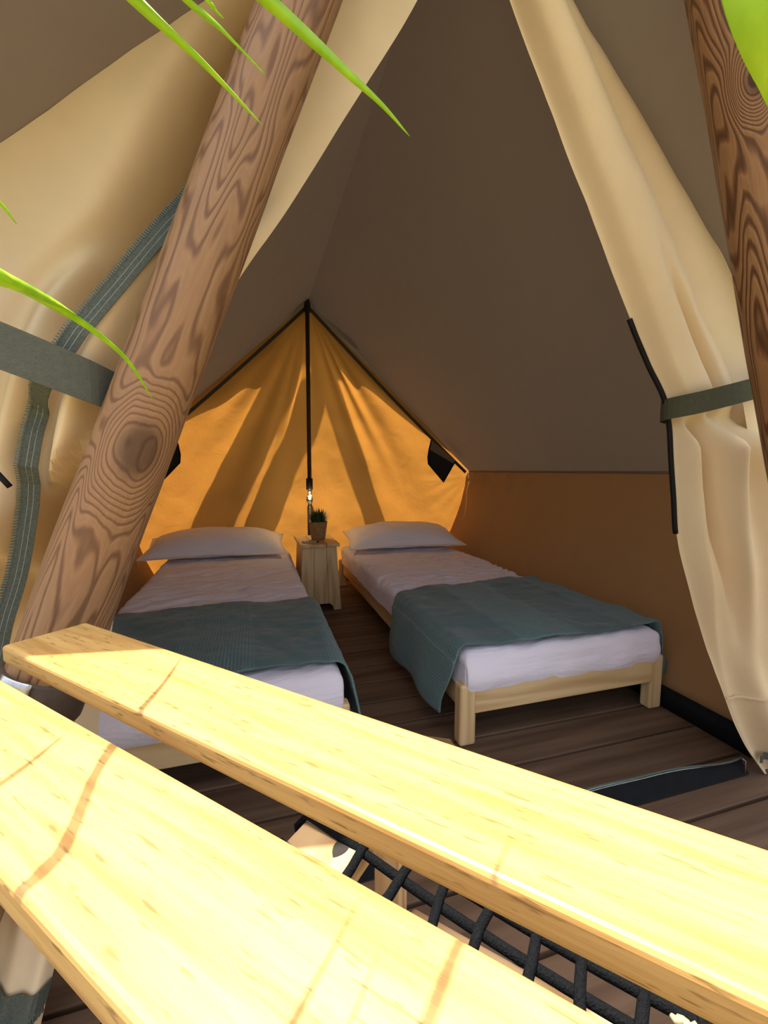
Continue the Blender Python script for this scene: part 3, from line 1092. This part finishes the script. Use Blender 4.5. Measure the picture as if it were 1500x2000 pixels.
# front and back: three boards each with an arched cut-out at the foot
fl = 0.040
for yy, yb, sgn in ((NY0, NY0 - 0.012, 1), (NY1, NY1 + 0.012, -1)):
    xs_t = [NX0, NX0 + .078, NX0 + .157, NX1]
    xs_b = [NX0 - .022, NX0 + .066, NX0 + .170, NX1 + .026]
    for i in range(3):
        g = 0.0012
        xb0, xb1, xt0, xt1 = xs_b[i] + g, xs_b[i + 1] - g, xs_t[i] + g, xs_t[i + 1] - g
        def yz(z):
            return yb + (yy - yb) * z / ft
        cut = {0: [(xb0, 0), (xb0 + .045, 0), (xb0 + .050, .028), (xb0 + .068, .044), (xb1, .046)],
               1: [(xb0, .046), (xb1, .046)],
               2: [(xb0, .046), (xb1 - .075, .044), (xb1 - .056, .028), (xb1 - .05, 0), (xb1, 0)]}[i]
        poly = cut + [(xt1, ft), (xt0, ft)]
        n = len(poly)
        V = [(x, yz(z), z) for x, z in poly] + [(x, yz(z) + sgn * .018, z) for x, z in poly]
        F = [tuple(range(n)), tuple(range(n, 2 * n))[::-1]] + [(j, j + n, (j + 1) % n + n, (j + 1) % n) for j in range(n)]
        o = mk('front_board' if sgn > 0 else 'back_board', V, F, M['pine'], ns, False)
        o.data.transform(Matrix.Rotation(rad(90), 4, 'Y'))
        o.rotation_euler = (0, rad(-90), 0)
for sx in (-1, 1):
    xt = NX0 if sx < 0 else NX1
    xb = NX0 - .022 if sx < 0 else NX1 + .026
    a, b, c_, d = (xb, NY0 + .012, .0), (xb, NY1 - .012, .0), (xt, NY1 - .018, ft), (xt, NY0 + .018, ft)
    if sx < 0:
        a, b, c_, d = b, a, d, c_
    panel('side_panel', a, b, c_, d, -.016, M['pine'], ns)
for i in range(3):
    w = (NX1 - NX0 + .036) / 3
    box('top_board', (NY1 - NY0 + .05, w - .0015, .020), (NX0 - .018 + w * (i + .5), (NY0 + NY1) / 2 - .004, NT_ - .008), M['pine'], ns, (0, 0, rad(90)), .003)

cd = thing('notepad', (.335, 2.895, .449), 'small pale wooden card lying on the nightstand', 'card')
box('card', (.085, .055, .008), (.345, 2.895, .4545), M['card'], cd, (0, 0, rad(4)), .001)
box('clip', (.012, .018, .010), (.400, 2.872, .4550), M['socket'], cd, (0, 0, rad(4)), .002)

pt = thing('potted_plant', (.425, 3.02, .449), 'small grassy plant in a woven basket pot on the nightstand', 'potted plant')
prof = [(.0, .0), (.046, .0), (.049, .01), (.064, .118), (.066, .124), (.060, .124), (.057, .105), (.0, .105)]
V, F, U = [], [], []
ns_ = 32
for j, (r, z) in enumerate(prof):
    for k in range(ns_):
        a = 2 * math.pi * k / ns_
        V.append((.425 + max(r, .0005) * math.cos(a), 3.02 + max(r, .0005) * math.sin(a), .4495 + z))
        U.append((a * .06, z))
for j in range(len(prof) - 1):
    for k in range(ns_):
        a, b = j * ns_ + k, j * ns_ + (k + 1) % ns_
        F.append((a, b, b + ns_, a + ns_))
mk('basket_pot', V, F, M['basket'], pt, True, U)
gr = random.Random(11)
V, F = [], []
for i in range(240):
    a = gr.uniform(0, 2 * math.pi)
    r0 = 0.045 * math.sqrt(gr.random())
    lean = gr.uniform(.1, 1.0)
    h = gr.uniform(.06, .125) * (1.15 - .45 * lean)
    b = Vector((.425 + r0 * math.cos(a), 3.02 + r0 * math.sin(a), .552))
    d = Vector((math.cos(a), math.sin(a), 0)) * lean * .065
    s = Vector((-math.sin(a), math.cos(a), 0)) * .0035
    k0 = len(V)
    m = b + d * .35 + Vector((0, 0, h * .6))
    V += [b - s, b + s, m + s, m - s, b + d + Vector((0, 0, h))]
    F += [(k0, k0 + 1, k0 + 2, k0 + 3), (k0 + 3, k0 + 2, k0 + 4)]
o = mk('foliage', V, F, M['green'], pt, False)
o['kind'] = 'stuff'

# ---- slim inner pole and its lamp
cp = thing('support_pole', (.405, 3.30, 0), 'slim dark upright tent pole in front of the orange gable wall', 'pole')
tube('shaft', [(.405, 3.30, .012), (.405, 3.30, 1.0), (.407, 3.302, 1.6), (.409, 3.305, 2.135)], .0155, M['polepaint'], cp, 14)
tube('lower_sleeve', [(.405, 3.30, .0), (.405, 3.30, .66)], .021, M['polepaint'], cp, 14)

lp = thing('pendant_lamp', (.400, 3.255, .95), 'glowing filament bulb in a black socket hanging on the slim pole', 'lamp')
tube('cord', smooth_path([(.398, 3.255, .93), (.400, 3.262, 1.05), (.405, 3.272, 1.3), (.408, 3.275, 1.7), (.409, 3.28, 2.08)], 20), .004, M['socket'], lp, 6)
tube('strain_relief', [(.398, 3.255, .865), (.398, 3.255, .935)], [.010, .0075], M['socket'], lp, 10)
so = tube('socket', [(.398, 3.255, .785), (.398, 3.255, .787), (.398, 3.255, .868), (.398, 3.255, .872)], [.022, .025, .025, .018], M['socket'], lp, 18)
bp = [(.762, .012), (.756, .013), (.742, .018), (.725, .0235), (.708, .0255), (.692, .021), (.683, .010), (.6815, .002)]
tube('bulb_cap', [(.398, 3.255, .788), (.398, 3.255, .760)], .0135, M['steel'], lp, 14)
tube('bulb', [(.398, 3.255, z) for z, r in bp], [r for z, r in bp], M['bulb'], lp, 18)
fo = tube('filament', [(.398 + .011 * math.sin(i * 1.5), 3.255 + .008 * math.cos(i * 1.5), .747 - i * .0036) for i in range(10)], .0022, M['filament'], lp, 5)
fo['label'] = 'glowing filament'
ld = bpy.data.lights.new('bulb_light', 'POINT')
ld.energy = 1.0
ld.color = (1, .75, .4)
ld.shadow_soft_size = .02
lo_ = bpy.data.objects.new('bulb_light', ld)
COL.objects.link(lo_)
lo_.parent = lp
lo_.location = (-.002, -.035, -.23)

# ---- black pockets on the gable
def pocket(mir, label):
    fx = (lambda x: x) if not mir else (lambda x: 0.915 - x)
    root = thing('gable_pocket', (fx(1.55), 3.43, 1.0), label, 'pocket', 'black pockets on the gable wall')
    cloth = [(1.424, 1.105), (1.414, 1.04), (1.418, .985), (1.561, .828), (1.655, .985)]
    y = 3.425
    def slab(name, poly, m):
        poly = [(fx(x), z) for x, z in poly]
        o = prism(name, poly, y, y + .006, m, root)
        return o
    slab('cloth', cloth, M['pocket'])
    slab('mesh_panel', [(1.424, 1.105), (1.655, .985), (1.672, 1.010), (1.445, 1.185)], M['roof'])
    pts = [(1.445, 1.185), (1.424, 1.105), (1.414, 1.04), (1.418, .985), (1.561, .828), (1.655, .985), (1.672, 1.01)]
    tube('binding', [(fx(x), y, z) for x, z in pts], .006, M['piping'], root, 6)
    return root
pocket(False, 'black cloth pocket hanging at the right corner of the gable wall')
pocket(True, 'black cloth pocket half hidden behind the left log pole')

# ================================================================== TABLE
TU = Vector((-math.sin(rad(43.3)), math.cos(rad(43.3)), 0))
TN = Vector((TU.y, -TU.x, 0))
TT = 0.72
ta = thing('slatted_table', TU * 0.05 + TN * 0.19, 'narrow wooden table of two sunlit slats in the foreground', 'table')
ang = math.atan2(TU.y, TU.x)
for p0, p1, nm in ((.2065, .3015, 'far'), (.0790, .1715, 'near')):
    a0, a1 = -.62, .652
    cpt = TU * ((a0 + a1) / 2) + TN * ((p0 + p1) / 2) + Vector((0, 0, TT - .011))
    box('tabletop_slat', (a1 - a0, p1 - p0, .022), cpt, M['slat'], ta, (0, 0, ang), .0045, 3)
for al in (.63, -.11, -.52):
    cpt = TU * al + TN * (.125 if al > 0 else .19) + Vector((0, 0, TT - .022 - .014))
    box('cross_batten', (.08 if al > 0 else .21, .035, .028), cpt, M['slat'], ta, (0, 0, ang - rad(90)), .003)
    for pp in ((.125,) if al > 0 else (.11, .27)):
        q = TU * al + TN * pp
        box('leg', (TT - .052, .035, .035), q + Vector((0, 0, (TT - .052) / 2 + .001)), M['slat'], ta, (0, rad(90), ang), .003)

# ---- rope-net chair under the table
ch = thing('rope_net_chair', TU * 0.08 + TN * .28, 'low wooden chair with a black rope net seat under the slats', 'chair')
CB = TU * .305 + TN * .315 + Vector((0, 0, .462))
CB2 = TU * -.36 + TN * .315 + Vector((0, 0, .44))
box('beam', (.52, .092, .034), CB, M['beam'], ch, (0, 0, ang - rad(90)), .008, 3)
box('beam', (.52, .062, .034), CB2, M['beam'], ch, (0, 0, ang - rad(90)), .008, 3)
for s in (-1, 1):
    for base, hh in ((CB, .44), (CB2, .405)):
        q = base + TN * (s * .235)
        box('leg', (hh, .045, .04), Vector((q.x, q.y, hh / 2 + .001)), M['beam'], ch, (0, rad(90), ang), .008, 3)
    q = (CB + CB2) / 2 + TN * (s * .235)
    box('side_rail', (.60, .03, .045), Vector((q.x, q.y, .22)), M['beam'], ch, (0, 0, ang), .006, 2)
def net(a, p):
    """a 0..1 beam to beam, p across"""
    s = CB.lerp(CB2, a)
    sag = .035 * math.sin(math.pi * a) ** 0.8
    return s + TN * p + Vector((0, 0, .025 - sag * (1 - (p / .34) ** 2)))
offs = [-.215, -.165, -.115, -.065, -.015, .035, .085, .116, .185]
for p in offs:
    top = net(0, p)
    path = [top + TU * .050 + Vector((0, 0, -.055)), top + TU * .056 + Vector((0, 0, -.02)), top + TU * .04 + Vector((0, 0, .002))]
    path += [net(i / 22, p) for i in range(1, 23)]
    tube('rope', path, .0056, M['rope'], ch, 7)
for i in range(1, 14):
    a = i / 14
    tube('rope', [net(a, offs[0] + (offs[-1] - offs[0]) * j / 16) + Vector((0, 0, .004 + .002 * math.cos(j * math.pi))) + TU * (.003 * math.sin(i * 2.3 + j)) for j in range(17)], .0055, M['rope'], ch, 7)
kp = net(.55, .104) + Vector((0, 0, .008))
kn = tube('whipping', [kp + TU * (-.010 + .003 * i) + TN * (.0016 * math.sin(i * 1.9)) for i in range(8)], [.002, .0042, .0034, .0044, .0034, .0042, .0034, .002], M['whip'], ch, 8)
kn['label'] = 'pale cord whipping'
# leaf-shaped burnt mark on the beam
lv = []
lc = CB + TN * .076 + Vector((0, 0, .0178)) + TU * -.020
for i in range(9):
    t = i / 8
    lv.append(lc + TN * (.034 * t - .017) + TU * (.009 * math.sin(math.pi * t) ** .8))
for i in range(8, -1, -1):
    t = i / 8
    if 0 < i < 8:
        lv.append(lc + TN * (.034 * t - .017) - TU * (.009 * math.sin(math.pi * t) ** .8))
mk('leaf_mark', lv, [tuple(range(len(lv)))], M['stamp'], ch, False)

# ---- small wooden block on the deck by the right bed
wk = thing('wood_block', (.555, 1.24, 0), 'small brown wooden wedge on the deck by the right bed leg', 'block')
prism('wedge', [(.50, .001), (.62, .001), (.62, .014), (.525, .045)], 1.20, 1.28, M['beam'], wk)

# ================================================================== PALM FRONDS
FACE = Vector((-0.25, -0.85, -0.25)).normalized()      # way the leaf blades face
def leaflet(parent, pts, w0, bulge=0.55):
    P = smooth_path(pts, 28)
    n = len(P)
    V, F = [], []
    _, T, N = frames(P)
    for i, p in enumerate(P):
        s = i / (n - 1)
        w = w0 * (1 - s ** 2.2) ** 0.8 * (0.75 + 0.25 * math.sin(math.pi * min(1, s + .3))) + 0.0004
        side = T[i].cross(FACE).normalized()
        up = side.cross(T[i]).normalized()
        # blade: shallow keel, tilted a little
        side = (side + up * 0.35).normalized()
        up = side.cross(T[i]).normalized()
        V += [p - side * w * .5 - up * w * .12, p - up * w * .42, p + side * w * .5 - up * w * .12, p + up * w * .42]
    for i in range(n - 1):
        for k in range(4):
            a = i * 4 + k
            b = i * 4 + (k + 1) % 4
            F.append((a, b, b + 4, a + 4))
    F.append((0, 3, 2, 1))
    F.append(((n - 1) * 4, (n - 1) * 4 + 1, (n - 1) * 4 + 2, (n - 1) * 4 + 3))
    return mk('leaflet', V, F, M['leaf'], parent)
def frond(label, rach, leaves):
    R = [Vector(p) for p in rach]
    root = thing('palm_frond', R[0], label, 'palm frond', 'palm fronds hanging above the table')
    tube('rachis', smooth_path(R, 16), .004, M['leaf'], root, 8)
    for pts, w in leaves:
        leaflet(root, pts, w)
    return root
frond('green palm frond whose long thin leaflets hang in from the top left',
      [(-0.1118, 0.2588, 1.1883), (-0.0677, 0.2145, 1.1398), (-0.0383, 0.1967, 1.1235), (-0.0150, 0.1807, 1.1181), (0.0032, 0.1767, 1.1322)],
      [([(-0.0150, 0.1807, 1.1181), (0.0101, 0.1961, 1.1164), (0.0458, 0.2319, 1.1302), (0.0750, 0.2551, 1.1357), (0.0996, 0.2763, 1.1383)], .0068),
       ([(-0.0677, 0.2145, 1.1398), (-0.0394, 0.2109, 1.1158), (-0.0162, 0.2333, 1.1162), (0.0098, 0.2622, 1.1160)], .0055),
       ([(-0.0367, 0.1927, 1.1198), (-0.0192, 0.1968, 1.1084), (-0.0062, 0.2145, 1.1153), (0.0109, 0.2361, 1.1204)], .0032),
       ([(-0.0270, 0.1899, 1.1207), (-0.0126, 0.2006, 1.1143), (-0.0096, 0.2062, 1.1160), (-0.0065, 0.2095, 1.1164)], .0018)])
frond('green palm frond whose curved leaflet reaches in from the left edge',
      [(-0.2822, 0.4037, 1.1825), (-0.2249, 0.3694, 1.1165), (-0.1976, 0.3442, 1.0516)],
      [([(-0.1655, 0.2865, 1.0431), (-0.1376, 0.3168, 1.0413), (-0.1413, 0.3958, 1.0545), (-0.1333, 0.4562, 1.0535), (-0.1198, 0.5138, 1.0409), (-0.1092, 0.5706, 1.0114)], .0105),
       ([(-0.2219, 0.3682, 1.1133), (-0.2005, 0.4286, 1.1521), (-0.1922, 0.4519, 1.1472), (-0.1871, 0.4652, 1.1386)], .0055)])
frond('broad bright green palm leaf at the top right corner',
      [(0.1887, 0.1365, 1.1814), (0.1922, 0.1254, 1.1335)],
      [([(0.1673, 0.1266, 1.1234), (0.1743, 0.1213, 1.0917), (0.1874, 0.1204, 1.0698), (0.1985, 0.1199, 1.0461), (0.2145, 0.1219, 1.0095)], .0285)])

# ================================================================== SKY SCREEN (unseen shrub shapes, added to keep low sky light off the gable)
def screen_mesh(name, x0, x1, y, h, seed):
    def f(u, v):
        a = math.pi * v
        x = x0 + (x1 - x0) * u
        r = 1 + 0.22 * fbm(x * 1.5 + seed, v * 4, 0.5, 4)
        return (x, y - 0.45 * r * math.cos(a) + 0.1 * fbm(x * 4, v * 9, seed, 3), -0.22 + (h * r) * min(1, math.sin(a) ** 0.35))
    return grid(70, 40, f)
for i, (xa_, xb_, yy_, hh_) in enumerate(((-3.2, .15, 4.9, 4.0), (.45, 4.2, 5.0, 4.2))):
    V, F, U = screen_mesh('sky_screen', xa_, xb_, yy_, hh_, 3.0 + i * 5)
    hd = thing('sky_screen', ((xa_ + xb_) / 2, yy_, -.22), ('added green screen against low sky, unseen behind the left bed', 'added green screen against low sky, unseen behind the right bed')[i], 'sky_screen', 'added sky screens behind the tent')
    mk('foliage', V, F, M['green'], hd, False)
